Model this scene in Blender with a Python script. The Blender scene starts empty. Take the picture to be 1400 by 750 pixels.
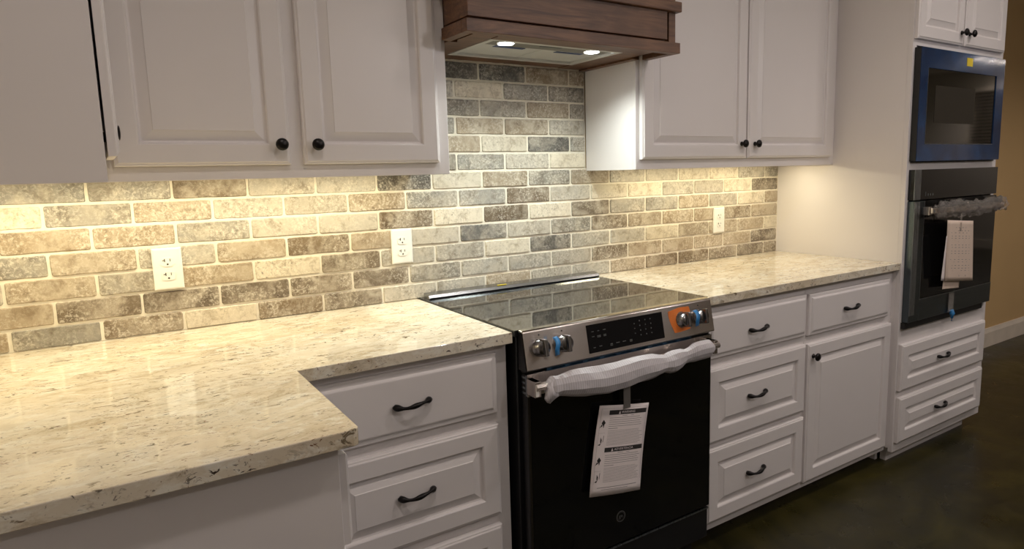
import bpy, bmesh, math, random
from mathutils import Vector, Matrix, noise
C = bpy.context.scene.collection
PI = math.pi
random.seed(7)

# ------------------------------------------------------------------ materials
def newmat(name):
    m = bpy.data.materials.new(name); m.use_nodes = True
    nt = m.node_tree
    return m, nt, nt.nodes['Principled BSDF']
def N(nt, t, **kw):
    n = nt.nodes.new(t)
    for k, v in kw.items():
        if k in ('operation', 'blend_type', 'data_type', 'attribute_name', 'noise_dimensions', 'wave_type', 'bands_direction', 'feature', 'distance'): setattr(n, k, v)
        else: n.inputs[k].default_value = v
    return n
def L(nt, a, b): nt.links.new(a, b)
def ramp(nt, fac, stops):
    r = nt.nodes.new('ShaderNodeValToRGB'); e = r.color_ramp.elements
    while len(e) < len(stops): e.new(0.5)
    for i, (p, c) in enumerate(stops):
        e[i].position = p; e[i].color = (c[0], c[1], c[2], 1) if not isinstance(c, (int, float)) else (c, c, c, 1)
    L(nt, fac, r.inputs['Fac']); return r.outputs['Color']
def coords(nt, scale=(1, 1, 1), rot=(0, 0, 0), loc=(0, 0, 0)):
    tc = nt.nodes.new('ShaderNodeTexCoord'); mp = nt.nodes.new('ShaderNodeMapping')
    mp.inputs['Scale'].default_value = scale; mp.inputs['Rotation'].default_value = rot; mp.inputs['Location'].default_value = loc
    L(nt, tc.outputs['Object'], mp.inputs['Vector']); return mp.outputs['Vector']
def noi(nt, vec, scale, detail=4, rough=.5, dist=0):
    n = nt.nodes.new('ShaderNodeTexNoise'); L(nt, vec, n.inputs['Vector'])
    n.inputs['Scale'].default_value = scale; n.inputs['Detail'].default_value = detail
    n.inputs['Roughness'].default_value = rough; n.inputs['Distortion'].default_value = dist
    return n.outputs['Fac']
def mix(nt, f, a, b, mode='MIX'):
    m = nt.nodes.new('ShaderNodeMix'); m.data_type = 'RGBA'; m.blend_type = mode
    for v, i in ((f, 0), (a, 6), (b, 7)):
        if isinstance(v, (int, float)): m.inputs[i].default_value = v
        elif isinstance(v, tuple): m.inputs[i].default_value = (*v, 1)
        else: L(nt, v, m.inputs[i])
    return m.outputs[2]
def bump(nt, b, h, strength=.3, dist=.002):
    n = nt.nodes.new('ShaderNodeBump'); n.inputs['Strength'].default_value = strength; n.inputs['Distance'].default_value = dist
    L(nt, h, n.inputs['Height']); L(nt, n.outputs['Normal'], b.inputs['Normal'])
def simple(name, col, rough=.5, metal=0, spec=.5, coat=0, nscale=0, namt=.06, bstr=0):
    m, nt, b = newmat(name)
    b.inputs['Roughness'].default_value = rough; b.inputs['Metallic'].default_value = metal
    b.inputs['Specular IOR Level'].default_value = spec; b.inputs['Coat Weight'].default_value = coat
    v = coords(nt)
    f = noi(nt, v, nscale or 12, 3)
    lo = tuple(c*(1-namt) for c in col); hi = tuple(min(1, c*(1+namt)) for c in col)
    L(nt, ramp(nt, f, [(.3, lo), (.7, hi)]), b.inputs['Base Color'])
    if bstr: bump(nt, b, noi(nt, v, nscale*8 or 200, 2), bstr, .001)
    return m
M = {}
M['paint'] = simple('painted_cabinet_white', (.74, .70, .69), .34, nscale=3, namt=.015, bstr=.03)
M['inner'] = simple('cabinet_inner', (.70, .64, .52), .6)
M['ceil'] = simple('ceiling_paint', (.75, .72, .66), .9)
M['tan'] = simple('tan_wall_paint', (.52, .345, .155), .8, nscale=2, namt=.03, bstr=.05)
M['greige'] = simple('greige_wall_paint', (.55, .50, .43), .8, nscale=2, namt=.03)
M['trimw'] = simple('baseboard_paint', (.66, .58, .48), .45)
M['black'] = simple('oiled_bronze', (.012, .010, .010), .33, .6)
M['blackenamel'] = simple('black_enamel', (.010, .010, .011), .28)
M['blackmatte'] = simple('black_matte', (.012, .012, .012), .55)
M['glass'] = simple('black_glass', (.004, .004, .004), .05, spec=.5, namt=.02)
M['ovenglass'] = simple('oven_glass_coated', (.010, .009, .006), .05, spec=.9, namt=.02)
M['cookglass'] = simple('ceramic_cooktop_glass', (.012, .012, .013), .035, spec=.85, namt=.02)
M['display'] = simple('display_glass', (.006, .006, .007), .12, spec=.35)
M['plate'] = simple('outlet_plastic', (.84, .82, .76), .3, namt=.01)
M['slot'] = simple('dark_slot', (.02, .015, .012), .6)
def foam():
    m, nt, b = newmat('white_foam_sheet'); v = coords(nt, (1, .25, .25), (0, .12, 0))
    w = nt.nodes.new('ShaderNodeTexWave'); w.inputs['Scale'].default_value = 42; w.inputs['Distortion'].default_value = 1.5; w.inputs['Detail'].default_value = 1
    L(nt, v, w.inputs['Vector']); L(nt, ramp(nt, w.outputs['Fac'], [(.0, (.52, .49, .51)), (1.0, (.62, .59, .61))]), b.inputs['Base Color'])
    b.inputs['Roughness'].default_value = .6; bump(nt, b, w.outputs['Fac'], .14, .002); return m
M['foam'] = foam()
M['paper'] = simple('paper', (.86, .78, .77), .7, nscale=20, namt=.02)
M['paper2'] = simple('cream_paper', (.72, .58, .48), .7, nscale=20, namt=.02)
M['ink'] = simple('printed_ink', (.03, .027, .027), .6)
M['greyink'] = simple('grey_ink', (.20, .18, .18), .6)
M['markgrey'] = simple('panel_marking', (.10, .105, .10), .5)
M['logo'] = simple('logo_grey', (.10, .10, .095), .4)
M['orange'] = simple('orange_label', (.75, .20, .035), .45, namt=.08)
M['bluetape'] = simple('blue_tape', (.03, .20, .48), .3, namt=.15)
M['yellow'] = simple('yellow_sticker', (.80, .62, .05), .5)
M['bluefilm'] = simple('blue_film_strip', (.012, .045, .085), .25, .3, namt=.2)
M['navy'] = simple('navy_film_tab', (.02, .05, .16), .35)
M['rubber'] = simple('rubber', (.02, .02, .02), .7)
M['hoodpan'] = simple('hood_steel', (.62, .61, .57), .42, .35, namt=.04)
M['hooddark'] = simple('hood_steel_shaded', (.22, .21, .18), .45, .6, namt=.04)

def steel(name, col, rough, axis=(300, 6, 6), amt=.12):
    m, nt, b = newmat(name); b.inputs['Metallic'].default_value = 1
    v = coords(nt, axis); f = noi(nt, v, 1.0, 3)
    L(nt, ramp(nt, f, [(.3, tuple(c*(1-amt) for c in col)), (.7, tuple(c*(1+amt) for c in col))]), b.inputs['Base Color'])
    r = ramp(nt, f, [(.3, rough*.95), (.7, rough*1.05)]); L(nt, r, b.inputs['Roughness'])
    b.inputs['Anisotropic'].default_value = .85
    cv = nt.nodes.new('ShaderNodeCombineXYZ'); cv.inputs[2].default_value = 1; L(nt, cv.outputs[0], b.inputs['Tangent'])
    return m
M['steel'] = steel('brushed_steel', (.70, .64, .60), .22, (2, 90, 90), .02)
M['darksteel'] = steel('slate_steel', (.095, .115, .125), .33, (8, 260, 260))
M['greysteel'] = steel('steel_edge_trim', (.30, .33, .36), .28, (260, 260, 8))
M['knobsteel'] = steel('knob_steel', (.26, .25, .25), .20, (120, 120, 120), .05)

def blue_micro():
    m, nt, b = newmat('blue_protective_film')
    v = coords(nt, (1, 1, 1)); f = noi(nt, v, 9, 3, .5, .6)
    L(nt, ramp(nt, f, [(.3, (.004, .022, .080)), (.55, (.007, .045, .145)), (.8, (.012, .085, .25))]), b.inputs['Base Color'])
    b.inputs['Metallic'].default_value = .35; b.inputs['Roughness'].default_value = .16
    bump(nt, b, noi(nt, v, 14, 2), .03, .01); b.inputs['Coat Weight'].default_value = .6; b.inputs['Coat Roughness'].default_value = .07; return m
M['bluemetal'] = blue_micro()

def clear_wrap():
    m, nt, b = newmat('clear_crinkled_plastic')
    b.inputs['Base Color'].default_value = (.92, .88, .84, 1); b.inputs['Roughness'].default_value = .06
    b.inputs['Transmission Weight'].default_value = .88; b.inputs['IOR'].default_value = 1.25
    v = coords(nt); bump(nt, b, noi(nt, v, 45, 4, .6, .8), .9, .01); return m
M['wrap'] = clear_wrap()

def granite():
    m, nt, b = newmat('cream_granite')
    v = coords(nt, (1.0, 1.7, 1.6), (0, 0, .12))           # flecks run lengthways
    big = noi(nt, v, 3.0, 5, .6, .7)
    base = ramp(nt, big, [(.25, (.62, .52, .37)), (.5, (.72, .64, .50)), (.75, (.79, .73, .61))])
    mid = noi(nt, v, 8.5, 8, .78, 1.3)
    base = mix(nt, ramp(nt, mid, [(.51, 0.0), (.63, .72)]), base, (.42, .34, .22))
    pale = noi(nt, coords(nt, (1, 2.0, 2), (0, 0, .3), (3, 1, 2)), 16, 6, .72, .8)
    base = mix(nt, ramp(nt, pale, [(.50, 0.0), (.62, .75)]), base, (.83, .80, .70))
    grey = noi(nt, coords(nt, (1.1, 1.9, 1.7), (0, 0, .2), (7, 1, 5)), 9, 6, .7, .9)
    base = mix(nt, ramp(nt, grey, [(.60, 0.0), (.72, .55)]), base, (.36, .32, .27))
    w = coords(nt, (1.0, 3.2, 1.4), (0, 0, .2), (5, 2, 1))
    def spots(scale, lo, hi, c1, c2, shift, colr):
        nonlocal base
        w_ = coords(nt, (1.0, 2.2, 1.4), (0, 0, .2), shift)
        dk = noi(nt, w_, scale, 4, .65, 1.3); cl = noi(nt, w_, 5.0, 3, .5, .5)
        k = N(nt, 'ShaderNodeMath', operation='MULTIPLY')
        L(nt, ramp(nt, dk, [(lo, 0.0), (hi, 1.0)]), k.inputs[0]); L(nt, ramp(nt, cl, [(c1, .12), (c2, 1.0)]), k.inputs[1])
        base = mix(nt, k.outputs[0], base, colr)
    spots(21, .60, .645, .50, .58, (5, 2, 1), (.20, .155, .10))
    spots(44, .60, .64, .44, .56, (1, 6, 3), (.055, .040, .030))
    spots(60, .62, .66, .40, .60, (8, 3, 6), (.20, .09, .045))
    L(nt, base, b.inputs['Base Color'])
    b.inputs['Roughness'].default_value = .055; b.inputs['Specular IOR Level'].default_value = .55
    bump(nt, b, mid, .03, .001); return m
M['granite'] = granite()

def tilemat():
    m, nt, b = newmat('tumbled_travertine')
    at = nt.nodes.new('ShaderNodeAttribute'); at.attribute_name = 'tile_tone'
    off = nt.nodes.new('ShaderNodeAttribute'); off.attribute_name = 'tile_shift'
    tc = nt.nodes.new('ShaderNodeTexCoord'); add = nt.nodes.new('ShaderNodeVectorMath')
    L(nt, tc.outputs['Object'], add.inputs[0]); L(nt, off.outputs['Color'], add.inputs[1])
    sc = nt.nodes.new('ShaderNodeVectorMath'); sc.operation = 'SCALE'; sc.inputs['Scale'].default_value = 20
    L(nt, off.outputs['Color'], sc.inputs[0]); L(nt, sc.outputs[0], add.inputs[1])
    v = add.outputs[0]
    big = noi(nt, v, 11, 4, .6, .8)
    col = mix(nt, ramp(nt, big, [(.42, 0.0), (.62, .50)]), at.outputs['Color'], (.60, .53, .42))
    col = mix(nt, ramp(nt, noi(nt, v, 26, 5, .7, .5), [(.50, 0.0), (.66, .70)]), col, mix(nt, 1.0, at.outputs['Color'], (.50, .44, .36), 'MULTIPLY'))
    fine = noi(nt, v, 120, 5, .75, .6)
    zone = noi(nt, v, 9, 2)
    k = N(nt, 'ShaderNodeMath', operation='MULTIPLY')
    L(nt, ramp(nt, fine, [(.51, 0.0), (.58, 1.0)]), k.inputs[0]); L(nt, ramp(nt, zone, [(.36, .2), (.58, .9)]), k.inputs[1])
    col = mix(nt, k.outputs[0], col, mix(nt, .5, col, (.86, .80, .68)))
    k2 = N(nt, 'ShaderNodeMath', operation='MULTIPLY')
    L(nt, ramp(nt, fine, [(.36, 1.0), (.43, 0.0)]), k2.inputs[0]); L(nt, ramp(nt, zone, [(.40, .1), (.6, .7)]), k2.inputs[1])
    col = mix(nt, k2.outputs[0], col, (.13, .105, .08))
    L(nt, col, b.inputs['Base Color']); b.inputs['Roughness'].default_value = .5
    bump(nt, b, fine, .35, .002); return m
M['tile'] = tilemat()
M['grout'] = simple('sanded_grout', (.82, .76, .63), .9, nscale=60, namt=.06, bstr=.2)

def woodmat():
    m, nt, b = newmat('stained_knotty_wood')
    v = coords(nt, (1.2, 9, 14)); f = noi(nt, v, 3.5, 6, .6, 1.6)
    big = noi(nt, coords(nt, (2.5, 2, 2)), 3, 2)
    c = ramp(nt, f, [(.3, (.075, .034, .018)), (.5, (.14, .066, .034)), (.72, (.22, .11, .055))])
    c = mix(nt, ramp(nt, big, [(.45, 0.0), (.75, .5)]), c, (.06, .028, .016))
    L(nt, c, b.inputs['Base Color']); b.inputs['Roughness'].default_value = .42
    bump(nt, b, f, .08, .001); return m
M['wood'] = woodmat()

def floormat():
    m, nt, b = newmat('stained_polished_concrete')
    v = coords(nt, (1, 1, 1)); f = noi(nt, v, 1.6, 6, .6, 1.2); g = noi(nt, v, 7, 5, .65, .7)
    c = ramp(nt, f, [(.3, (.007, .0068, .003)), (.5, (.018, .016, .004)), (.75, (.050, .041, .008))])
    c = mix(nt, ramp(nt, g, [(.5, 0.0), (.8, .5)]), c, (.055, .044, .010))
    L(nt, c, b.inputs['Base Color'])
    L(nt, ramp(nt, g, [(.3, .24), (.7, .42)]), b.inputs['Roughness']); b.inputs['Specular IOR Level'].default_value = .4
    return m
M['floor'] = floormat()

def emis(name, col, s):
    m, nt, b = newmat(name); b.inputs['Base Color'].default_value = (.8, .8, .8, 1)
    b.inputs['Emission Color'].default_value = (*col, 1); b.inputs['Emission Strength'].default_value = s; return m
M['lamp_cool'] = emis('hood_led', (.93, .97, 1.0), 30)
M['lamp_warm'] = emis('under_cabinet_led', (1.0, .88, .60), 6)
M['lamp_can'] = emis('ceiling_can_bulb', (1.0, .86, .74), 60)
M['blind'] = simple('window_blind', (.55, .48, .38), .6)
M['night'] = simple('night_glass', (.01, .012, .02), .05)

# ------------------------------------------------------------------ mesh helpers
class MB:
    def __init__(s): s.v = []; s.f = []; s.sm = []
    def add(s, vs, fs, smooth=False):
        o = len(s.v); s.v += [tuple(v) for v in vs]; s.f += [tuple(i+o for i in f) for f in fs]; s.sm += [smooth]*len(fs); return s
    def box(s, x0, x1, y0, y1, z0, z1):
        x0, x1 = min(x0, x1), max(x0, x1); y0, y1 = min(y0, y1), max(y0, y1); z0, z1 = min(z0, z1), max(z0, z1)
        vs = [(x, y, z) for z in (z0, z1) for y in (y0, y1) for x in (x0, x1)]
        return s.add(vs, [(0, 2, 3, 1), (4, 5, 7, 6), (0, 1, 5, 4), (2, 6, 7, 3), (0, 4, 6, 2), (1, 3, 7, 5)])
    def rings(s, rs, cap0=True, cap1=True, smooth=False, closed=True):
        n = len(rs[0]); vs = [p for r in rs for p in r]; fs = []
        for i in range(len(rs)-1):
            for j in range(n if closed else n-1):
                a = i*n+j; b = i*n+(j+1) % n; fs.append((a, b, b+n, a+n))
        k = len(s.v)
        s.add(vs, fs, smooth)
        if cap0: s.f.append(tuple(k+j for j in range(n-1, -1, -1))); s.sm.append(False)
        if cap1: s.f.append(tuple(k+(len(rs)-1)*n+j for j in range(n))); s.sm.append(False)
        return s
    def prism_x(s, prof, x0, x1):                      # profile list of (y, z)
        return s.rings([[(x, y, z) for y, z in prof] for x in (x0, x1)])
    def prism_z(s, poly, z0, z1):
        return s.rings([[(x, y, z) for x, y in poly] for z in (z0, z1)])
    def lathe(s, o, ax, prof, n=20, smooth=True):      # prof (dist along axis, radius)
        ax = Vector(ax).normalized(); t = Vector((0, 0, 1)) if abs(ax.z) < .9 else Vector((1, 0, 0))
        u = ax.cross(t).normalized(); w = ax.cross(u); o = Vector(o)
        rs = [[o+ax*d+(u*math.cos(2*PI*k/n)+w*math.sin(2*PI*k/n))*max(r, 1e-5) for k in range(n)] for d, r in prof]
        return s.rings(rs, smooth=smooth)
    def tube(s, pts, rad, n=10, flat=1.0, up=(0, 0, 1)):
        P = [Vector(p) for p in pts]; rs = []
        for i, p in enumerate(P):
            t = (P[min(i+1, len(P)-1)]-P[max(i-1, 0)]).normalized(); u = t.cross(Vector(up)).normalized(); w = u.cross(t)
            r = rad[i] if isinstance(rad, (list, tuple)) else rad
            rs.append([p+(u*math.cos(2*PI*k/n)*flat+w*math.sin(2*PI*k/n))*r for k in range(n)])
        return s.rings(rs, smooth=True)
    def panel(s, o, u, v, nrm, w, h, prof):
        """rectangular panel; prof = list of (inset, depth along nrm) rings from back edge to middle"""
        o, u, v, nrm = Vector(o), Vector(u), Vector(v), Vector(nrm)
        rs = [[o+u*a+v*b+nrm*d for a, b in ((i, i), (w-i, i), (w-i, h-i), (i, h-i))] for i, d in prof]
        if u.cross(v).dot(nrm) < 0: rs = [r[::-1] for r in rs]
        return s.rings(rs)
def build(name, mb, mat, parent=None, bevel=0, seg=2, origin=None):
    me = bpy.data.meshes.new(name)
    off = Vector((0, 0, 0)); p = parent
    while p is not None: off += p.location; p = p.parent
    if origin is not None: off = Vector(origin)
    me.from_pydata([tuple(Vector(v)-off) for v in mb.v], [], mb.f)
    for p_, sm in zip(me.polygons, mb.sm): p_.use_smooth = sm
    bm = bmesh.new(); bm.from_mesh(me); bmesh.ops.recalc_face_normals(bm, faces=bm.faces); bm.to_mesh(me); bm.free()
    me.materials.append(M[mat] if isinstance(mat, str) else mat)
    o = bpy.data.objects.new(name, me); C.objects.link(o)
    if parent is not None: o.parent = parent
    elif origin is not None: o.location = origin
    if bevel:
        md = o.modifiers.new('bevel', 'BEVEL'); md.width = bevel; md.segments = seg; md.limit_method = 'ANGLE'; md.angle_limit = math.radians(40)
    return o
def tag(o, label, cat, group=None, kind=None):
    o['label'] = label; o['category'] = cat
    if group: o['group'] = group
    if kind: o['kind'] = kind
    return o
def thing(name, label, cat, loc, group=None):
    o = bpy.data.objects.new(name, None); C.objects.link(o); o.location = loc; o.empty_display_size = .05
    return tag(o, label, cat, group)
def struct(name, mb, mat, bevel=0):
    o = build(name, mb, mat, None, bevel); o['kind'] = 'structure'; return o
def box(*a): return MB().box(*a)
def textverts(s, size):
    cu = bpy.data.curves.new('lettering', 'FONT'); cu.body = s; cu.size = size; cu.align_x = 'CENTER'; cu.align_y = 'CENTER'; cu.resolution_u = 2
    ob = bpy.data.objects.new('lettering', cu); C.objects.link(ob)
    dg = bpy.context.evaluated_depsgraph_get(); me = bpy.data.meshes.new_from_object(ob.evaluated_get(dg))
    vs = [v.co.copy() for v in me.vertices]; fs = [tuple(p.vertices) for p in me.polygons]
    bpy.data.objects.remove(ob); bpy.data.curves.remove(cu); bpy.data.meshes.remove(me)
    return vs, fs

# ------------------------------------------------------------------ key measures (metres)
CT = .914; SL = .030                     # counter top, slab thickness
PW = 13
YC = -.635                               # counter front
BF, BD = -.603, -.623                    # base face frame, door faces
X2, X3 = 1.954, 2.775                    # tall cabinet
XW = -1.200                              # left wall
TF = -.639                               # tall cabinet frame plane
UF = -.3013; UB = 1.3383                 # upper frame plane, bottom
UT = 2.40
RX0, RX1 = .004, .757
FX0, FX1 = .0170, .7480

# ------------------------------------------------------------------ room shell
RXR, RYF, CH = 10.5, -5.2, 2.74
struct('floor', box(XW-.1, RXR+.1, RYF-.1, .1, -.1, 0), 'floor')
struct('ceiling', box(XW-.1, RXR+.1, RYF-.1, .1, CH, CH+.1), 'ceil')
struct('wall_back', box(XW-.1, RXR+.1, .008, .12, 0, CH), 'tan')
struct('wall_left', box(XW-.12, XW, RYF-.1, .008, 0, CH), 'greige')
struct('wall_front', box(XW-.1, RXR+.1, RYF-.12, RYF, 0, CH), 'greige')
WZ0, WZ1, WY0, WY1 = 1.25, 2.45, -4.28, -3.0
wr = MB().box(RXR, RXR+.12, RYF, WY0, 0, CH).box(RXR, RXR+.12, WY1, .008, 0, CH).box(RXR, RXR+.12, WY0, WY1, 0, WZ0).box(RXR, RXR+.12, WY0, WY1, WZ1, CH)
struct('wall_right', wr, 'greige')
w = struct('window_1', box(RXR+.06, RXR+.08, WY0, WY1, WZ0, WZ1), 'night')
fr = MB()
for a in ((WY0, WY0+.06, WZ0, WZ1), (WY1-.06, WY1, WZ0, WZ1), (WY0+.06, WY1-.06, WZ0, WZ0+.06), (WY0+.06, WY1-.06, WZ1-.06, WZ1)): fr.box(RXR, RXR+.05, *a)
build('window_frame', fr, 'trimw', w, .004)
sl = MB()
for i in range(22):
    z = WZ0+.08+i*.05; sl.rings([[(RXR+.045, y, z-.008), (RXR+.012, y, z+.012), (RXR+.012, y, z+.014), (RXR+.045, y, z-.006)] for y in (WY0+.07, WY1-.07)])
bl = build('window_blind', sl, 'blind'); tag(bl, 'pale slatted blind hanging in the far window', 'blind')

# baseboard on the tan wall right of the ovens
bp_ = [(.008, 0), (-.010, 0), (-.010, .105), (-.004, .125), (-.002, .135), (.008, .135)]
struct('baseboard_back', MB().prism_x(bp_, X3+.002, RXR), 'trimw')
struct('baseboard_front', box(XW, RXR, RYF, RYF+.018, 0, .135), 'trimw', .003)
struct('baseboard_right', box(RXR-.018, RXR, RYF+.02, -.012, 0, .135), 'trimw', .003)

# ------------------------------------------------------------------ tile backsplash
TW, TH, TX0, TZ0 = .1975, .0628, .2712, .9712
PAL = {'C': (.70, .62, .48), 'L': (.46, .42, .35), 'T': (.37, .295, .205), 'G': (.30, .277, .235), 'B': (.185, .138, .090), 'D': (.135, .122, .105)}
ROWS = {  # tone of each stone from left to right, first entry is column -8
 0: 'TGBCBBLLTLLTBBBBBB', 1: 'TTBBBBBGLGLBTTTTBB', 2: 'LTGTCBLGCDLLCTTTCC', 3: 'GGTLTBTLDLGBTTTBTT',
 4: 'TTTGLLBCBCBGGTLCTT', 5: 'CCGTLLTGGBLCCLLCBB', 6: 'LGGBLLDCTGTLLCCLGG', 7: 'TGTLGTDDGLCTLGTCTG',
 8: 'TGTLGTLTCDGTLGTCTG', 9: 'TGTLGTCGTTLTLGTCTG', 10: 'TGTLGTLDGTGTLGTCTG', 11: 'TGTLGTLLCGDTLGTCTG', 12: 'TGTLGTLDDTTTLGTCTG', 13: 'TGTLGTLGTDTTLGTCTG'}
def backsplash():
    me = bpy.data.meshes.new('tile_backsplash'); V = []; F = []; tone = []; shift = []; mi = []
    rnd = random.Random(11)
    def cut(x0, x1, z0, z1, t, g=.0035):
        a, b, c, d = x0+g, x1-g, z0+g, z1-g
        if b-a < .008 or d-c < .008: return
        j = lambda s=.0011: rnd.uniform(-s, s)
        r = min(.0048, (b-a)/3, (d-c)/3)
        pts = []
        for cx, cz, a0 in ((b-r, d-r, 0), (a+r, d-r, 90), (a+r, c+r, 180), (b-r, c+r, 270)):
            for k in (0, 45, 90):
                an = math.radians(a0+k); pts.append((cx+r*math.cos(an)+j(.0006), cz+r*math.sin(an)+j(.0006)))
        # extra points along the long edges give a chipped, tumbled outline
        out = []
        for i, p in enumerate(pts):
            out.append(p); q = pts[(i+1) % len(pts)]
            L_ = math.hypot(q[0]-p[0], q[1]-p[1])
            if L_ > .03:
                m_ = int(L_/.02)
                for k in range(1, m_): f = k/m_; out.append((p[0]+(q[0]-p[0])*f+j(.0008), p[1]+(q[1]-p[1])*f+j(.0008)))
        cx, cz = (a+b)/2, (c+d)/2; n = len(out); o = len(V)
        dd = rnd.uniform(-.0012, .0012)
        for ins, y in ((0, .004), (0, -.0050+dd), (.0024, -.0082+dd)):
            for (px, pz) in out:
                dx, dz = px-cx, pz-cz; sx = max(0, 1-ins/max(abs(b-cx), 1e-3)); sz = max(0, 1-ins/max(abs(d-cz), 1e-3))
                V.append((cx+dx*sx, y, cz+dz*sz))
        k = rnd.uniform(.84, 1.14); base = PAL[t]; tint = rnd.uniform(-.02, .02)
        col = (base[0]*k+tint*.4, base[1]*k, base[2]*k-tint*.4, 1); sh = (rnd.random(), rnd.random(), rnd.random(), 1)
        for rr in range(2):
            for i in range(n):
                F.append((o+rr*n+i, o+rr*n+(i+1) % n, o+(rr+1)*n+(i+1) % n, o+(rr+1)*n+i)); tone.append(col); shift.append(sh); mi.append(0)
        F.append(tuple(o+2*n+i for i in range(n))); tone.append(col); shift.append(sh); mi.append(0)
    HX0, HX1 = -.002, .7425
    for r in range(14):
        z0 = TZ0+(r-1)*TH; z1 = z0+TH
        lo = max(z0, CT-.002); 
        for j in range(-8, 10):
            off = 0 if r % 2 == 0 else -.5
            x0 = TX0+(j+off)*TW; x1 = x0+TW
            t = ROWS[r][min(max(j+8, 0), 17)]
            A, B = max(x0, XW+.002), min(x1, X2)
            if r <= 6: cut(A, B, lo, min(z1, UB+.05 if r == 6 else z1), t)
            else: 
                A, B = max(A, HX0), min(B, HX1)
                if B-A > .01: cut(A, B, z0, z1, t)
    def slab(x0, x1, z0, z1):
        o = len(V); V.extend([(x0, -.0045, z0), (x1, -.0045, z0), (x1, -.0045, z1), (x0, -.0045, z1), (x0, .0075, z0), (x1, .0075, z0), (x1, .0075, z1), (x0, .0075, z1)])
        for f in ((0, 1, 2, 3), (4, 7, 6, 5), (0, 4, 5, 1), (3, 2, 6, 7), (0, 3, 7, 4), (1, 5, 6, 2)):
            F.append(tuple(i+o for i in f)); tone.append((.7, .6, .5, 1)); shift.append((0, 0, 0, 1)); mi.append(1)
    ztop = TZ0+6*TH
    slab(XW+.001, X2, CT, ztop); slab(HX0, HX1, ztop, TZ0+13*TH)
    me.from_pydata(V, [], F); me.materials.append(M['tile']); me.materials.append(M['grout'])
    bm = bmesh.new(); bm.from_mesh(me); bmesh.ops.recalc_face_normals(bm, faces=bm.faces); bm.to_mesh(me); bm.free()
    for nm, src in (('tile_tone', tone), ('tile_shift', shift)):
        at = me.color_attributes.new(nm, 'FLOAT_COLOR', 'CORNER'); flat = []
        for i, poly_ in enumerate(me.polygons):
            for _ in range(poly_.loop_total): flat.extend(src[i])
        at.data.foreach_set('color', flat)
    for i in range(len(F)): me.polygons[i].material_index = mi[i]
    o = bpy.data.objects.new('tile_backsplash', me); C.objects.link(o)
    tag(o, 'tumbled travertine brick tile backsplash in mixed cream, grey and brown behind the counters', 'backsplash')
backsplash()

# ------------------------------------------------------------------ cabinet fronts
T = .0195
RAISED = [(0, 0), (0, T-.006), (.002, T-.004), (.006, T-.003), (.0065, T-.0015), (.009, T), (.050, T), (.053, T-.002), (.0555, T-.0095), (.060, T-.0105), (.063, T-.0095), (.083, T-.0018), (.0845, T)]
SLAB = [(0, 0), (0, T-.009), (.003, T-.006), (.013, T-.005), (.015, T-.003), (.019, T-.0005), (.022, T)]
def front(name, x0, x1, z0, z1, yf, parent, style='r', label=None):
    """front facing -Y whose back lies on plane yf"""
    prof = RAISED if style == 'r' else SLAB
    o = build(name, MB().panel((x0, yf, z0), (1, 0, 0), (0, 0, 1), (0, -1, 0), x1-x0, z1-z0, prof), 'paint', parent)
    if label: o['label'] = label
    return o
def pull(x, y, z, parent, L_=.104):
    """wavy bar pull with a spoon-shaped lobe at each end"""
    h = L_/2; mb = MB(); pts = []; rad = []
    for i in range(25):
        t = -1+2*i/24; a = abs(t)
        out = .0055+.0205*max(0, 1-(a/.86)**2.6) if a < .86 else .0055
        lobe = math.exp(-((a-.80)/.17)**2); mid = math.exp(-(t/.30)**2)
        pts.append((x+t*h, y-out, z+.0035*math.sin(t*PI)*.8)); rad.append(max(.0036+.0052*lobe+.0032*mid, .0015) if a < .99 else .003)
    mb.tube(pts, rad, 10)
    for s in (-1, 1): mb.lathe((x+s*h*.82, y, z), (0, -1, 0), [(0, .0055), (.004, .0055), (.008, .004)], 10)
    o = build('drawer_pull', mb, 'black', parent); o['label'] = 'black wavy bar pull'; return o
def knob(p, n, parent, k=1.0):
    o = build('knob', MB().lathe(p, n, [(a*k, b) for a, b in ((0, .009), (.003, .009), (.005, .0055), (.014, .0055), (.017, .012), (.020, .0158), (.024, .0155), (.028, .011), (.030, .004), (.0303, .0005))], 20), 'black', parent)
    o['label'] = 'black round knob'; return o

# base cabinet right of the left run (three drawers, left of the range)
def carcass(parent, x0, x1, yb, yf, z0, z1, toe_y=None, openings=(), inset=.0):
    """box plus a face frame built of stiles and rails around the openings"""
    mb = MB().box(x0, x1, yf+.019, yb, z0, z1)
    o = build('carcass', mb, 'paint', parent, .0008, 1)
    f = build('face_frame', MB().box(x0, x1, yf, yf+.019, z0, z1), 'paint', parent, .0008, 1)
    if toe_y is not None:
        build('toe_kick', MB().box(x0+.001, x1-.001, toe_y, yb, 0, z0), 'paint', parent)
    return o
t = thing('base_cabinet', 'three-drawer white base cabinet between the stove and the counter bump-out', 'cabinet', (-.29, -.3, 0))
carcass(t, -.568, -.004, -.002, BF, .100, CT-SL, -.55)
for z0, z1, st in ((.694, .862, 's'), (.404, .663, 'r'), (.114, .373, 'r')):
    d = front('drawer', -.532, -.042, z0, z1, BF-.0005, t, st)
    pull(-.2905, BF-.0005-T, (z0+z1)/2-.001 if st == 's' else (z0+z1)/2+.006, d)
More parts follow.
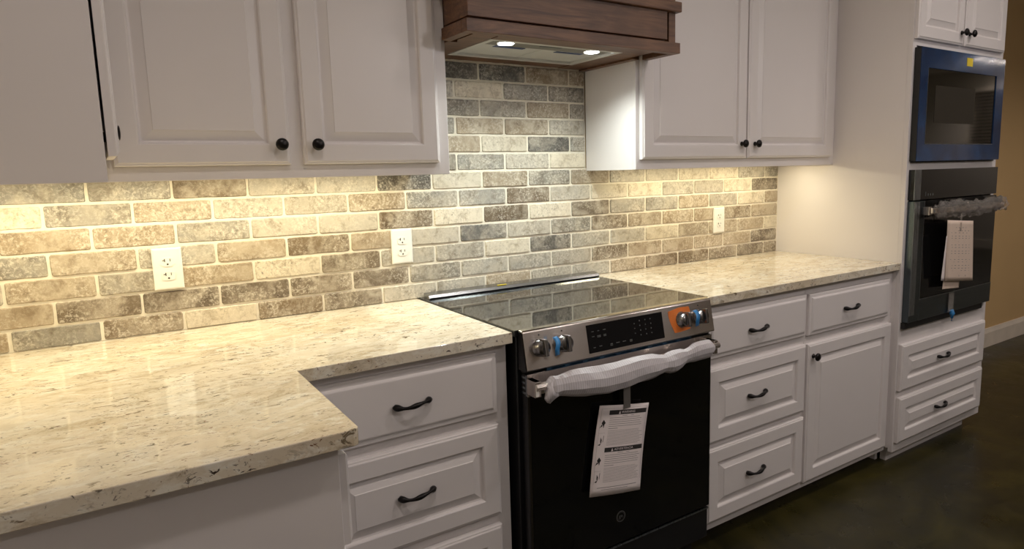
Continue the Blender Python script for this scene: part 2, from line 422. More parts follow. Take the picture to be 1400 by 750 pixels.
# left run base cabinet: its painted end panel faces the camera
t = thing('base_cabinet', 'white base cabinet with plain end panel under the bumped-out counter corner', 'cabinet', (-.9, -.6, 0))
build('carcass', MB().box(XW+.001, -.602, -1.010, -.002, .10, CT-SL), 'paint', t, .0008, 1)
build('end_panel', MB().box(XW+.001, -.5925, -1.028, -1.0105, 0, CT-SL), 'paint', t, .001, 1)
build('toe_kick', MB().box(XW+.001, -.67, -1.010, -.002, 0, .099), 'paint', t)
build('face_frame', MB().box(-.6018, -.5925, -1.010, -.630, .10, CT-SL), 'paint', t, .0008, 1)
def front_x(name, y0, y1, z0, z1, xf, parent):
    return build(name, MB().panel((xf, y0, z0), (0, 1, 0), (0, 0, 1), (1, 0, 0), y1-y0, z1-z0, RAISED), 'paint', parent)
d = front_x('drawer', -1.020, -.66, .694, .862, -.592, t)
d = front_x('door', -1.020, -.66, .114, .663, -.592, t); knob((-.5725, -.69, .62), (1, 0, 0), d)
# right of the range
t = thing('base_cabinet', 'white base cabinet with three stacked drawers right of the stove', 'cabinet', (1.05, -.3, 0))
carcass(t, .765, 1.3335, -.002, BF, .060, CT-SL, -.528)
for z0, z1, st in ((.690, .853, 's'), (.388, .656, 'r'), (.094, .366, 'r')):
    d = front('drawer', .782, 1.326, z0, z1, BF-.0005, t, st)
    pull(1.032, BF-.0005-T, (z0+z1)/2-.004 if st == 's' else (z0+z1)/2+.004, d)
t = thing('base_cabinet', 'white base cabinet with one drawer above a knobbed door, beside the tall oven cabinet', 'cabinet', (1.64, -.3, 0))
carcass(t, 1.3345, 1.9535, -.002, BF, .060, CT-SL, -.528)
d = front('drawer', 1.343, 1.911, .686, .849, BF-.0005, t, 's'); pull(1.611, BF-.0005-T, .768, d)
d = front('door', 1.340, 1.934, .086, .652, BF-.0005, t, 'r'); knob((1.368, BF-T, .604), (0, -1, 0), d)

# ------------------------------------------------------------------ countertops
XL, YL = -.5601, -1.054
r_ = .012
poly = [(XW+.001, -.0055), (RX0-.004, -.0055), (RX0-.004, YC), (XL, YC)]
for k in range(4): pass
poly += [(XL, YL+r_), (XL-r_*.3, YL+r_*.3), (XL-r_, YL), (XW+.001, YL)]
o = build('granite_countertop', MB().prism_z(poly, CT-SL, CT), 'granite', None, .0018, 2)
tag(o, 'cream speckled granite countertop with bumped-out corner, left of the stove', 'countertop')
o = build('granite_countertop', MB().prism_z([(RX1+.005, -.0055), (X2-.001, -.0055), (X2-.001, YC), (RX1+.005, YC)], CT-SL, CT), 'granite', None, .0018, 2)
tag(o, 'cream speckled granite countertop between stove and tall oven cabinet', 'countertop')

# ------------------------------------------------------------------ upper cabinets
def upper_body(t, x0, x1, yf=UF):
    # recessed bottom: sides and frame hang 30 mm below the floor panel
    mb = MB().box(x0, x1, -.010, yf+.019, UB+.030, UT).box(x0, x0+.018, -.010, yf+.019, UB, UB+.030).box(x1-.018, x1, -.010, yf+.019, UB, UB+.030)
    build('carcass', mb, 'paint', t)
    build('face_frame', MB().box(x0, x1, yf, yf+.019, UB, UT), 'paint', t, .001, 1)
U0 = UF-.0005
t = thing('upper_cabinet', 'white two-door upper cabinet on the back wall left of the range hood', 'cabinet', (-.44, -.15, UB))
upper_body(t, -.8735, -.001)
for x0, x1, kx in ((-.853, -.4626, -.4875), (-.4290, -.0385, -.3970)):
    d = front('door', x0, x1, 1.373, UT-.03, U0, t); knob((kx, U0-T, 1.4235), (0, -1, 0), d)
t = thing('upper_cabinet', 'white two-door upper cabinet right of the range hood', 'cabinet', (1.35, -.15, UB))
upper_body(t, .7425, X2-.001)
for x0, x1, kx in ((.7605, 1.3262, 1.293), (1.3342, 1.912, 1.3745)):
    d = front('door', x0, x1, 1.3745, UT-.03, U0, t); knob((kx, U0-T, 1.431), (0, -1, 0), d)
# upper cabinet of the left run: plain end panel towards the camera, doors face right
YU = -.600
t = thing('upper_cabinet', 'white upper cabinet in the left corner showing its plain side panel', 'cabinet', (-1.04, -.3, UB))
build('carcass', MB().box(XW+.001, -.895, YU+.0195, -.010, UB+.03, UT), 'paint', t)
build('face_frame', MB().box(-.8945, -.8725, YU+.0195, -.325, UB, UT), 'paint', t, .001, 1)
build('end_panel', MB().box(XW+.001, -.8725, YU, YU+.019, UB, UT), 'paint', t, .001, 1)
d = build('door', MB().panel((-.8675, YU+.002, 1.388), (0, 1, 0), (0, 0, 1), (1, 0, 0), .262, UT-.03-1.388, RAISED), 'paint', t)
for z in (1.42, 2.3): build('door_bumper', MB().box(-.8725, -.8675, YU+.10, YU+.12, z, z+.02), 'rubber', t)
knob((-.8675+T, YU+.18, 1.443), (1, 0, 0), d, .36)

# ------------------------------------------------------------------ tall oven cabinet
t = thing('tall_oven_cabinet', 'tall white cabinet housing the wall oven and microwave', 'cabinet', (2.36, -.3, 0))
OZ0, OZ1 = .622, 1.818
sd = MB().box(X2, X2+.018, TF+.0195, -.002, 0.0, UT)
build('side_panel', MB().prism_x([(-.002, 0), (-.564, 0), (-.564, .075), (TF+.0195, .075), (TF+.0195, UT), (-.002, UT)], X2, X2+.018), 'paint', t)
build('side_panel', MB().prism_x([(-.002, 0), (-.564, 0), (-.564, .075), (TF+.0195, .075), (TF+.0195, UT), (-.002, UT)], X3-.018, X3), 'paint', t)
build('carcass', MB().box(X2+.0185, X3-.0185, TF+.02, -.002, .07, OZ0-.02).box(X2+.0185, X3-.0185, TF+.02, -.002, OZ1+.02, UT).box(X2+.0185, X3-.0185, -.05, -.002, OZ0-.02, OZ1+.02), 'paint', t)
ff = MB().box(X2, X2+.030, TF, TF+.019, .060, UT).box(X3-.030, X3, TF, TF+.019, .060, UT)
ff.box(X2+.030, X3-.030, TF, TF+.019, .060, OZ0+.0).box(X2+.030, X3-.030, TF, TF+.019, OZ1, UT).box(X2+.030, X3-.030, TF, TF+.019, 1.308, 1.342)
build('face_frame', ff, 'paint', t)
build('toe_kick', MB().box(X2+.03, X3-.07, -.597, -.57, 0, .0745), 'paint', t)
TD = TF-.0005
for z0, z1 in ((.343, .552), (.104, .311)):
    d = front('drawer', 1.966, 2.745, z0, z1, TD, t); pull(2.318, TD-T, (z0+z1)/2+.004, d)
for x0, x1, kx in ((1.960, 2.340, 2.312), (2.352, 2.744, 2.384)):
    d = front('door', x0, x1, 1.842, UT-.03, TD, t); knob((kx, TD-T, 1.893), (0, -1, 0), d)

# ------------------------------------------------------------------ microwave
t = thing('built_in_microwave', 'built-in microwave with shiny blue protective film above the wall oven', 'microwave', (2.36, -.4, 1.34))
mx0, mx1, mz0, mz1, my = 1.972, 2.732, 1.345, 1.808, -.668
build('body', MB().box(mx0+.03, mx1-.03, TF+.022, -.10, mz0+.02, mz1-.02), 'blackmatte', t)
gx0, gx1, gz0, gz1 = 2.033, 2.655, 1.418, 1.728
fm = MB()
for a in ((mx0, gx0, mz0, mz1), (gx1, mx1, mz0, mz1), (gx0, gx1, mz0, gz0), (gx0, gx1, gz1, mz1)): fm.box(a[0], a[1], my, TF-.0008, a[2], a[3])
build('film_covered_frame', fm, 'bluemetal', t)['label'] = 'blue film over steel frame'
build('frame_side', MB().box(mx0-.0015, mx0-.0003, my+.002, TF-.0008, mz0, mz1), 'blackmatte', t)
d = build('door_glass', MB().box(gx0+.0006, gx1-.0006, my+.004, TF-.0008, gz0+.0006, gz1-.0006), 'ovenglass', t)
build('window_screen', MB().box(2.105, 2.46, my+.0032, my+.0038, 1.505, 1.660), simple('perforated_screen', (.022, .018, .012), .4), d)
build('glass_edge', MB().box(gx0, gx1, my-.0008, my-.0002, gz0-.003, gz0).box(gx0-.003, gx0, my-.0008, my-.0002, gz0, gz1), 'greysteel', d)
build('sticker', MB().box(2.358, 2.410, my-.0012, my-.0003, 1.755, 1.790), 'yellow', t)['label'] = 'small yellow sticker'
build('lower_vent', MB().box(mx0+.01, mx1-.01, TF-.012, TF-.0008, mz0-.006, mz0-.0005), 'blackmatte', t)

# ------------------------------------------------------------------ wall oven
t = thing('wall_oven', 'dark steel built-in wall oven with wrapped handle, below the microwave', 'oven', (2.36, -.4, .62))
ox0, ox1 = 1.972, 2.742
build('body', MB().box(ox0+.03, ox1-.03, TF+.022, -.10, .66, 1.29), 'blackmatte', t)
cp = build('control_panel', MB().box(ox0+.003, ox1, -.664, TF-.0008, 1.182, 1.309), 'glass', t)
build('edge_trim', MB().box(ox0+.003, 2.028, -.6655, -.6642, 1.182, 1.309), 'greysteel', cp)
mk = MB()
for i, w_ in enumerate((.004, .007, .006, .007)): mk.box(2.07+i*.020, 2.07+i*.020+w_, -.6648, -.6642, 1.196, 1.196+(.018 if i == 0 else .010))
build('markings', mk, 'markgrey', cp)
dz0, dz1 = .652, 1.176
ogx0, ogx1, ogz0, ogz1 = 2.062, 2.742, .748, 1.176
dr = MB().box(ox0+.003, ogx0, -.668, TF-.0008, dz0, dz1).box(ogx0, ogx1, -.668, TF-.0008, dz0, ogz0)
d = build('door', dr, 'darksteel', t, .0015, 1)
g = build('door_glass', MB().box(ogx0+.0006, ogx1, -.6655, TF-.0008, ogz0+.0006, ogz1), 'glass', d)
build('edge_trim', MB().box(ox0+.004, 2.020, -.6697, -.6682, dz0+.03, dz1-.002), 'greysteel', d)
build('glass_edge', MB().box(ogx0-.004, ogx0, -.6688, -.6682, ogz0, ogz1).box(ogx0-.004, ogx1, -.6688, -.6682, ogz0-.004, ogz0), 'greysteel', d)
build('lower_vent', MB().box(ox0-.002, ox1-.05, -.656, TF-.0008, .622, .650), 'blackmatte', t)
h = build('handle', MB().box(2.040, 2.700, -.716, -.702, 1.122, 1.148), 'steel', d, .004)
build('handle_bracket', MB().box(2.036, 2.060, -.702, -.6685, 1.116, 1.152), 'steel', h, .002)
build('handle_bracket', MB().box(2.670, 2.692, -.702, -.6685, 1.116, 1.152), 'steel', h, .002)
build('printed_mark', MB().lathe((2.050, -.7168, 1.134), (0, 1, 0), [(0, .006), (.0006, .006)], 12), 'markgrey', h)
# crinkled clear plastic round the oven handle
def crinkle(x0, x1, yc, zc, ry, rz, seed, nx=70, na=22, amp=.3, taper=.06, zf=None, rf=None, fq=24, smooth=True):
    rs = []
    for i in range(nx+1):
        s = i/nx; x = x0+(x1-x0)*s
        e = min(1, s/taper, (1-s)/taper); e = .45+.55*math.sqrt(max(e, 0))
        k = rf(s) if rf else 1.0
        ring = []
        for j in range(na):
            a = 2*PI*j/na
            n_ = noise.noise(Vector((x*fq, math.cos(a)*1.6+seed, math.sin(a)*1.6)))+.5*noise.noise(Vector((x*fq*2.3, math.cos(a)*3+seed, math.sin(a)*3+4)))
            r = (1+amp*n_)*e*k
            ring.append((x, yc+ry*r*math.cos(a), zc+(zf(s) if zf else 0)+rz*r*math.sin(a)))
        rs.append(ring)
    return MB().rings(rs, smooth=smooth)
o = build('plastic_wrap', crinkle(2.085, 2.735, -.709, 1.137, .022, .031, 3.1, 120, 26, .55, .03, lambda s: -.004+.006*math.sin(s*9), None, 38), 'wrap')
tag(o, 'crinkled clear plastic wrap around the wall oven handle', 'wrap')

def warp_sheet(TL, TR, BR, BL, bow, thick, n=(8, 14)):
    TL, TR, BR, BL = map(Vector, (TL, TR, BR, BL)); nr = (TR-TL).cross(BL-TL).normalized()
    if nr.y > 0: nr = -nr
    def P(s, t, off=0.0):
        p = TL*(1-s)*(1-t)+TR*s*(1-t)+BR*s*t+BL*(1-s)*t
        return p+Vector((bow[0]*math.sin(PI*t), 0, 0))+nr*(bow[1]*math.sin(PI*s)+bow[2]*(t**2)+off)
    mb = MB(); a, b = n; V = []; F = []
    for side in (0, 1):
        for i in range(a+1):
            for j in range(b+1): V.append(P(i/a, j/b, thick/2 if side == 0 else -thick/2))
    q = (a+1)*(b+1); I = lambda i, j, s=0: s*q+i*(b+1)+j
    for i in range(a):
        for j in range(b):
            F.append((I(i, j), I(i, j+1), I(i+1, j+1), I(i+1, j))); F.append((I(i, j, 1), I(i+1, j, 1), I(i+1, j+1, 1), I(i, j+1, 1)))
    for i in range(a): F.append((I(i, 0), I(i+1, 0), I(i+1, 0, 1), I(i, 0, 1))); F.append((I(i, b), I(i, b, 1), I(i+1, b, 1), I(i+1, b)))
    for j in range(b): F.append((I(0, j), I(0, j, 1), I(0, j+1, 1), I(0, j+1))); F.append((I(a, j), I(a, j+1), I(a, j+1, 1), I(a, j, 1)))
    mb.add(V, F, True); return mb, P
def bars(P, rects, off=.0006):
    mb = MB()
    for s0, s1, t0, t1 in rects:
        ns = max(1, int((s1-s0)*8)); nt_ = max(1, int((t1-t0)*14))
        for i in range(ns):
            for j in range(nt_):
                a, b = s0+(s1-s0)*i/ns, s0+(s1-s0)*(i+1)/ns; c, d = t0+(t1-t0)*j/nt_, t0+(t1-t0)*(j+1)/nt_
                mb.add([P(a, c, off), P(b, c, off), P(b, d, off), P(a, d, off)], [(0, 1, 2, 3)])
    return mb
def text_on(P, s, sc, tc, size, asp, off=.0010):
    vs, fs = textverts(s, 1.0)
    return MB().add([P(sc+v.x*size, tc-v.y*size*asp, off) for v in vs], fs)
# manual on the wall oven
t = thing('instruction_tag', 'pinkish printed instruction sheets hanging from the wall oven handle', 'paper', (2.36, -.72, .79))
mb, P = warp_sheet((2.156, -.721, 1.090), (2.392, -.721, 1.073), (2.4555, -.707, .792), (2.196, -.707, .817), (0, .003, 0), .0012)
fs_ = build('front_sheet', mb, 'paper2', t)
rc = []
for a, b, c in ((.30, .70, .115), (.12, .90, .165), (.14, .88, .20), (.16, .84, .255), (.16, .84, .29), (.40, .64, .345), (.16, .84, .40), (.18, .84, .44), (.16, .84, .50), (.16, .84, .54), (.42, .62, .595), (.14, .86, .64), (.26, .74, .68), (.20, .84, .74), (.18, .84, .785), (.22, .84, .825)): rc.append((a, b, c-.004, c+.004))
rc.append((.45, .70, .90, .925)); rc.append((.72, .92, .908, .914))
build('printed_text', bars(P, rc), 'greyink', fs_)
mb2, P2 = warp_sheet((2.162, -.7175, 1.02), (2.225, -.7175, 1.015), (2.24, -.701, .810), (2.167, -.703, .822), (0, 0, 0), .001)
build('rear_sheet', mb2, 'paper', t)
mb3, P3 = warp_sheet((2.200, -.698, .830), (2.350, -.698, .826), (2.350, -.696, .768), (2.200, -.696, .778), (0, 0, 0), .001)
build('small_card', mb3, 'paper2', t)
build('hanging_loop', MB().box(2.265, 2.279, -.7242, -.7228, 1.035, 1.112), 'wrap', t)
t = thing('zip_tie', 'clear plastic strip with a blue tip hanging below the instruction sheets', 'packaging', (2.30, -.675, .60))
build('strip', MB().box(2.315, 2.360, -.6745, -.6725, .655, .742), 'wrap', t)
build('blue_tip', MB().tube([(2.340, -.676, .662), (2.344, -.679, .645), (2.340, -.680, .628), (2.342, -.679, .612)], [.010, .012, .007, .004], 8), 'bluetape', t)

# ------------------------------------------------------------------ range
R = thing('kitchen_range', 'slide-in electric range with black glass top and steel control panel', 'stove', (.38, -.33, 0))
build('body', MB().box(RX0+.008, RX1-.008, -.632, -.025, .06, .899), 'blackenamel', R, .002, 1)
build('foot', MB().lathe((.06, -.58, 0), (0, 0, 1), [(0, .018), (.01, .018), (.012, .01), (.06, .01)], 12), 'blackmatte', R)
build('foot', MB().lathe((.70, -.58, 0), (0, 0, 1), [(0, .018), (.01, .018), (.012, .01), (.06, .01)], 12), 'blackmatte', R)
ck = build('cooktop', MB().box(RX0, RX1, -.637, -.012, .9005, .9175), 'cookglass', R, .0015, 1)
ringm = simple('burner_print', (.03, .03, .03), .15)
for cx, cy, r0 in ((.20, -.45, .105), (.20, -.17, .075), (.57, -.46, .085), (.56, -.18, .095), (.385, -.16, .055)):
    n = 48; el = MB()
    vs = [(cx+rr*math.cos(2*PI*k/n), cy+rr*math.sin(2*PI*k/n), .9177) for rr in (r0, r0+.0012) for k in range(n)]
    el.add(vs, [(k, (k+1) % n, n+(k+1) % n, n+k) for k in range(n)])
    build('burner_ring', el, ringm, ck)
build('back_trim', MB().prism_x([(-.066, .9178), (-.070, .922), (-.064, .931), (-.034, .937), (-.024, .934), (-.024, .9178)], RX0+.012, RX1-.002), simple('dark_trim_steel', (.36, .37, .38), .20, 1.0), R)
build('sticker', MB().box(.292, .330, -.0585, -.050, .9338, .9345), 'yellow', R)['label'] = 'thin yellow sticker on back trim'
# control panel: sloped steel prism
PT, PB = Vector((0, -.656, .9125)), Vector((0, -.676, .8090))
sl_ = (PB-PT).normalized(); pn = Vector((0, sl_.z, -sl_.y)); pn = pn if pn.y < 0 else -pn
def pp(x, z, off=0.0):
    f = (PT.z-z)/(PT.z-PB.z); p = PT+(PB-PT)*f; return Vector((x, p.y, p.z))+pn*off
prof = [(-.6375, .9178), (-.6500, .9160), (-.6545, .9145), (-.6565, .911)] + [(PB.y-.0, PB.z+.004), (PB.y+.003, PB.z), (-.6375, PB.z)]
pan = build('control_panel', MB().prism_x(prof, FX0+.002, FX1-.002), 'steel', R, .001, 1)
build('polished_lip', MB().prism_x([(-.6385, .9179), (-.6500, .9161), (-.6543, .9148), (-.6543, .9153), (-.6502, .9167), (-.6385, .9184)], FX0+.003, FX1-.003), simple('polished_steel', (.60, .57, .52), .07, 1.0, namt=.02), pan)
build('end_cap', MB().prism_x([(-.634, .916), (-.650, .913), (-.672, .808), (-.634, .808)], FX0-.0005, FX0+.0018), 'blackenamel', pan)
def pquad(x0, x1, z0, z1, off=.0008, th=.0006):
    a = [pp(x0, z0, off), pp(x1, z0, off), pp(x1, z1, off), pp(x0, z1, off)]; b = [p-pn*th for p in a]
    return MB().rings([b, a])
ds = build('display', pquad(.2300, .5245, .8225, .902, .0012, .001), 'display', pan)
mk = MB()
def dash(x, z, w_, h_=.0022):
    x += .0105; z -= .004
    q = [pp(x-w_/2, z-h_/2, .0016), pp(x+w_/2, z-h_/2, .0016), pp(x+w_/2, z+h_/2, .0016), pp(x-w_/2, z+h_/2, .0016)]; mk.add(q, [(0, 1, 2, 3)])
for x, z, w_ in ((.240, .886, .008), (.261, .886, .006), (.283, .886, .010), (.240, .872, .009), (.261, .872, .013), (.261, .8685, .013), (.283, .872, .010), (.283, .8685, .010), (.240, .841, .008), (.263, .842, .010), (.303, .842, .009), (.303, .838, .009), (.327, .842, .013), (.352, .842, .013), (.378, .842, .010), (.378, .838, .010)): dash(x, z, w_)
build('printed_markings', mk, 'markgrey', ds); mk = MB()
for x, z, w_ in ((.398, .886, .004), (.398, .872, .004), (.398, .858, .004)): dash(x, z, w_)
for cx in (.420, .442, .464):
    for cz in (.892, .878, .864, .850): dash(cx+random.uniform(-.001, .001), cz, .0035, .0035)
build('printed_markings', mk, 'markgrey', ds)
for kx in (.0665, .1430, .6060, .6830):
    o3 = pp(kx, .8665)
    kb = MB().lathe(o3, pn, [(0, .0245), (.003, .0245), (.004, .0225), (.024, .0205), (.0265, .019), (.027, .0005)], 28)
    u = Vector((1, 0, 0)); v3 = pn.cross(u).normalized()
    a = []
    for d_, hw, hh in ((.012, .0065, .0240), (.036, .0050, .0232), (.039, .004, .0215)): a.append([o3+pn*d_+u*sx*hw+v3*sz*hh for sx, sz in ((-1, -1), (1, -1), (1, 1), (-1, 1))])
    kk = build('burner_knob', kb, 'knobsteel', pan); build('grip', MB().rings(a), 'knobsteel', kk, .002)
    build('pointer_dot', MB().lathe(pp(kx+.002, .9005, .0002), pn, [(0, .0022), (.0005, .0022)], 10), 'ink', pan)
def ribbon(x, label):
    rs = []
    for i in range(15):
        s = i/14; z = .889-.050*s; x_ = x+.003*math.sin(s*7); off = .022+.012*math.sin(s*PI)
        rs.append([pp(x_-.007, z, off), pp(x_+.006, z+.002, off+.003), pp(x_+.006, z+.002, off+.0022), pp(x_-.007, z, off-.0008)])
    b_ = build('tape_strip', MB().rings(rs, smooth=True), 'bluetape', pan); b_['label'] = label
ribbon(.1045, 'blue protective tape between the left knobs'); ribbon(.645, 'blue protective tape between the right knobs')
hole = MB(); cx, cz = .606, .8665
outer = [(.560, .829), (.577, .829), (.577, .829), (.600, .835), (.640, .897), (.560, .905), (.553, .897), (.553, .840)]
pts_o = [(.570, .829), (.600, .830), (.640, .834), (.648, .903), (.600, .905), (.548, .897), (.556, .862)]
n = 24; ring_o = []; ring_i = []
for k in range(n):
    an = 2*PI*k/n; dx, dz = math.cos(an), math.sin(an)
    best = 1e9
    for i in range(len(pts_o)):
        (x1, z1), (x2_, z2) = pts_o[i], pts_o[(i+1) % len(pts_o)]
        ex, ez = x2_-x1, z2-z1; den = dx*ez-dz*ex
        if abs(den) < 1e-9: continue
        t_ = ((x1-cx)*ez-(z1-cz)*ex)/den; s_ = ((x1-cx)*dz-(z1-cz)*dx)/den
        if t_ > 0 and -1e-6 <= s_ <= 1+1e-6: best = min(best, t_)
    ring_o.append(pp(cx+dx*best, cz+dz*best, .0012)); ring_i.append(pp(cx+dx*.0255, cz+dz*.0255, .0012))
hole.rings([ring_i, ring_o, [p-pn*.0008 for p in ring_o]], cap0=False, cap1=False)
build('label_sticker', hole, 'orange', pan)['label'] = 'orange paper label around right knob'
# vent strip with blue film between panel and door
v_ = build('vent_strip', MB().box(FX0+.006, FX1-.006, -.655, -.634, .7995, .8080), 'blackmatte', R)
vs_ = MB()
x = .085
while x < .62:
    vs_.box(x, x+.062, -.671, -.6553, .8055, .8078).box(x, x+.062, -.671, -.6553, .7998, .8018).box(x, x+.016, -.671, -.6553, .8018, .8055); x += .062
build('blue_film', vs_, 'bluefilm', v_)
# oven door
YD = -.665
dr = build('door', MB().box(FX0+.006, FX1-.006, YD, -.6345, .202, .7990), 'blackenamel', R, .002, 1)
build('top_band', MB().box(FX0+.006, FX1-.006, YD-.003, YD-.0003, .736, .799), 'steel', dr, .001, 1)
build('glass_panel', MB().box(FX0+.014, FX1-.010, YD-.003, YD-.0003, .207, .7355), 'glass', dr)
build('side_trim', MB().box(FX0+.0062, FX0+.0132, YD-.0026, YD-.0003, .207, .7355), simple('dark_side_trim', (.05, .045, .035), .35, .8), dr)
lv = MB()
for i in range(4): lv.box(FX0+.0045, FX0+.0058, -.658, -.640, .742+i*.0145, .7475+i*.0145).box(FX0+.0045, FX0+.0058, -.6645, -.660, .738+i*.0145, .752+i*.0145)
build('side_louvre', lv, 'greysteel', dr)
lc, lz = .347, .290
lg = MB(); n = 32
for r0, r1 in ((.0155, .0175), (.0125, .0133)):
    lg.add([(lc+rr*math.cos(2*PI*k/n), YD-.0034, lz+rr*math.sin(2*PI*k/n)) for rr in (r0, r1) for k in range(n)], [(k, (k+1) % n, n+(k+1) % n, n+k) for k in range(n)])
vs, fs = textverts('ge', .017)
lg.add([(lc+v.x, YD-.0034, lz+v.y+.001) for v in vs], fs)
build('round_logo', lg, 'logo', dr)
hd = build('handle', MB().prism_x([(-.716, .766), (-.719, .774), (-.715, .782), (-.706, .785), (-.699, .781), (-.697, .768), (-.706, .762)], .022, .728), 'steel', dr, .001, 1)
for x0, x1 in ((.019, .038), (.705, .722)):
    build('handle_bracket', MB().box(x0, x1, -.712, YD-.0033, .746, .790), 'steel', hd, .002)
build('bracket_cap', MB().box(.020, .030, -.7135, -.7122, .750, .782), 'plate', hd)
dw = build('storage_drawer', MB().box(FX0+.006, FX1-.006, -.658, -.6325, .085, .195), 'blackenamel', R, .003)
build('top_edge', MB().box(FX0+.006, FX1-.006, -.6625, -.6582, .189, .195), 'greysteel', dw)
build('kick_plate', MB().box(FX0+.02, FX1-.02, -.60, -.585, .015, .084), 'blackmatte', R)
# white foam wrapped round the range handle
def zf(s): return -.006-.012*math.sin(PI*min(1, s*1.15))+(.003*math.sin(s*15))
def rf(s):
    k = .82+.34*math.sin(PI*min(1, (s+.08)*1.15))
    for c_, w_, a_ in ((.655, .028, -.22), (.815, .022, -.30), (.075, .03, -.20)): k += a_*math.exp(-((s-c_)/w_)**2)
    for c_, w_, a_ in ((.73, .035, .10), (.90, .04, .02)): k += a_*math.exp(-((s-c_)/w_)**2)
    return k
w_ = crinkle(.052, .702, -.711, .773, .024, .036, 8.7, 30, 11, .13, .03, zf, rf, 9, False)
# loose tail at the left end
w_.rings([[(.070, -.724, .792), (.070, -.704, .792), (.080, -.704, .747), (.080, -.734, .747)], [(.052, -.728, .768), (.052, -.712, .764), (.066, -.712, .740), (.066, -.732, .740)], [(.038, -.732, .746), (.040, -.722, .744), (.048, -.722, .732), (.050, -.734, .732)]], smooth=True)
tag(build('foam_wrap', w_, 'foam'), 'white foam sheet wrapped around the kitchen range door handle', 'wrap')
# leaflet on the range door
t = thing('warning_leaflet', 'white bilingual warning leaflet taped to the front of the range door', 'paper', (.32, -.70, .40))
mb, P = warp_sheet((.2549, -.687, .6676), (.4455, -.687, .6358), (.4071, -.684, .3671), (.2115, -.684, .4007), (-.004, .004, .004), .0008)
sh = build('sheet', mb, 'paper', t)
for q0 in (.055, .465): build('header_bar', bars(P, [(.20, .96, q0, q0+.05)], .0007), 'ink', sh)
m2 = text_on(P, '\u25b2 WARNING'.replace('\u25b2 ', ''), .575, .081, .058, .62)
m3 = text_on(P, 'ADVERTENCIA', .575, .490, .058, .62)
for m_, sc_, tc_ in ((m2, .40, .081), (m3, .345, .490)):
    m_.add([P(sc_-.02, tc_+.018, .001), P(sc_+.02, tc_+.018, .001), P(sc_, tc_-.018, .001)], [(0, 1, 2)]); build('header_text', m_, 'paper', sh)
rc = []
rnd = random.Random(3)
for base in (.0, .41):
    rc.append((.46, .70, base+.118, base+.122))
    for i in range(5): rc.append((.22, rnd.uniform(.80, .94), base+.138+i*.023, base+.142+i*.023))
    rc.append((.22, .40, base+.253, base+.258))
    for i in range(11): rc.append((.22, rnd.uniform(.84, .94), base+.280+i*.0155, base+.2828+i*.0155))
rc += [(.12, .90, .905, .911), (.20, .72, .930, .934)]
rc += [(.05, .97, .035, .0365), (.05, .053, .035, .86), (.967, .97, .035, .86), (.05, .17, .300, .3015), (.05, .17, .72, .7215)]
build('small_print', bars(P, rc), 'greyink', sh)
ic = MB()
def poly2(pts): ic.add([P(a, b, .0009) for a, b in pts], [tuple(range(len(pts)))])
for b0 in (.0, .41):
    poly2([(.115, .155+b0), (.155, .190+b0), (.118, .225+b0), (.080, .190+b0)]); poly2([(.085, .205+b0), (.105, .222+b0), (.055, .245+b0)]); poly2([(.120, .215+b0), (.135, .212+b0), (.130, .24+b0), (.118, .24+b0)])
    build('pictogram', ic, 'ink', sh); ic = MB()
    poly2([(.10, .345+b0), (.125, .375+b0), (.118, .410+b0), (.100, .400+b0)]); poly2([(.06, .430+b0), (.10, .415+b0), (.125, .400+b0), (.10, .435+b0)]); poly2([(.150, .33+b0), (.158, .33+b0), (.150, .40+b0), (.143, .40+b0)])
    build('pictogram', ic, 'ink', sh); ic = MB()
build('tape', MB().box(.340, .366, -.6935, -.6925, .640, .735), simple('clear_tape', (.20, .185, .17), .3), t)

# ------------------------------------------------------------------ range hood
HX0, HX1, HY, HZ = -.020, .785, -.478, 1.720
t = thing('range_hood', 'dark stained wooden range hood with a steel fan insert above the stove', 'hood', (.38, -.24, 1.72))
# wooden lip: a ring of four boards open in the middle
ly = U0-T-.0015        # where the lip meets the cabinet doors
lip = MB().box(HX0, HX1, HY, HY+.030, HZ, HZ+.034)
lip.box(HX0, HX0+.030, HY+.030, ly, HZ, HZ+.034).box(HX1-.030, HX1, HY+.030, ly, HZ, HZ+.034)
build('front_lip', lip, 'wood', t, .0012, 1)
build('side_board', MB().box(.0012, .030, ly, -.010, HZ, HZ+.034).box(.0305, .1070, HY+.0305, -.010, HZ+.006, HZ+.034), 'wood', t)
build('side_board', MB().box(.712, .7405, ly, -.010, HZ, HZ+.034).box(.6130, .7115, HY+.0305, -.010, HZ+.006, HZ+.034), 'wood', t)
build('soffit_board', MB().box(.1072, .6128, HY+.0305, -.387, HZ+.004, HZ+.034), 'wood', t)
build('soffit_board', MB().box(.1072, .6128, -.0992, -.010, HZ+.008, HZ+.034), 'wood', t)
build('body', MB().box(HX0+.010, .735, HY+.010, ly, HZ+.0425, UT-.06), 'wood', t, .0015, 2)
build('body_base', MB().box(HX0+.016, .735, HY+.024, ly, HZ+.0345, HZ+.0422), 'wood', t)
build('body_stile', MB().box(.7465, HX1-.008, HY+.015, ly, HZ+.0345, UT-.06), 'wood', t, .001, 1)
build('body_back', MB().box(.0012, .7405, ly+.001, -.010, HZ+.0345, UT-.06), 'wood', t)
build('top_moulding', MB().box(HX0-.004, HX1+.004, HY-.004, ly, 1.852, 1.885), 'wood', t, .003)
IZ = HZ+.011
ins = MB()
ix0, ix1, iy0, iy1 = .108, .612, -.386, -.100
for a in ((ix0, ix0+.018, iy0, iy1), (ix1-.018, ix1, iy0, iy1), (ix0+.018, ix1-.018, iy0, iy0+.018), (ix0+.018, ix1-.018, iy1-.016, iy1)): ins.box(*a, HZ+.004, HZ+.033)
I_ = build('insert_frame', ins, 'hoodpan', t)
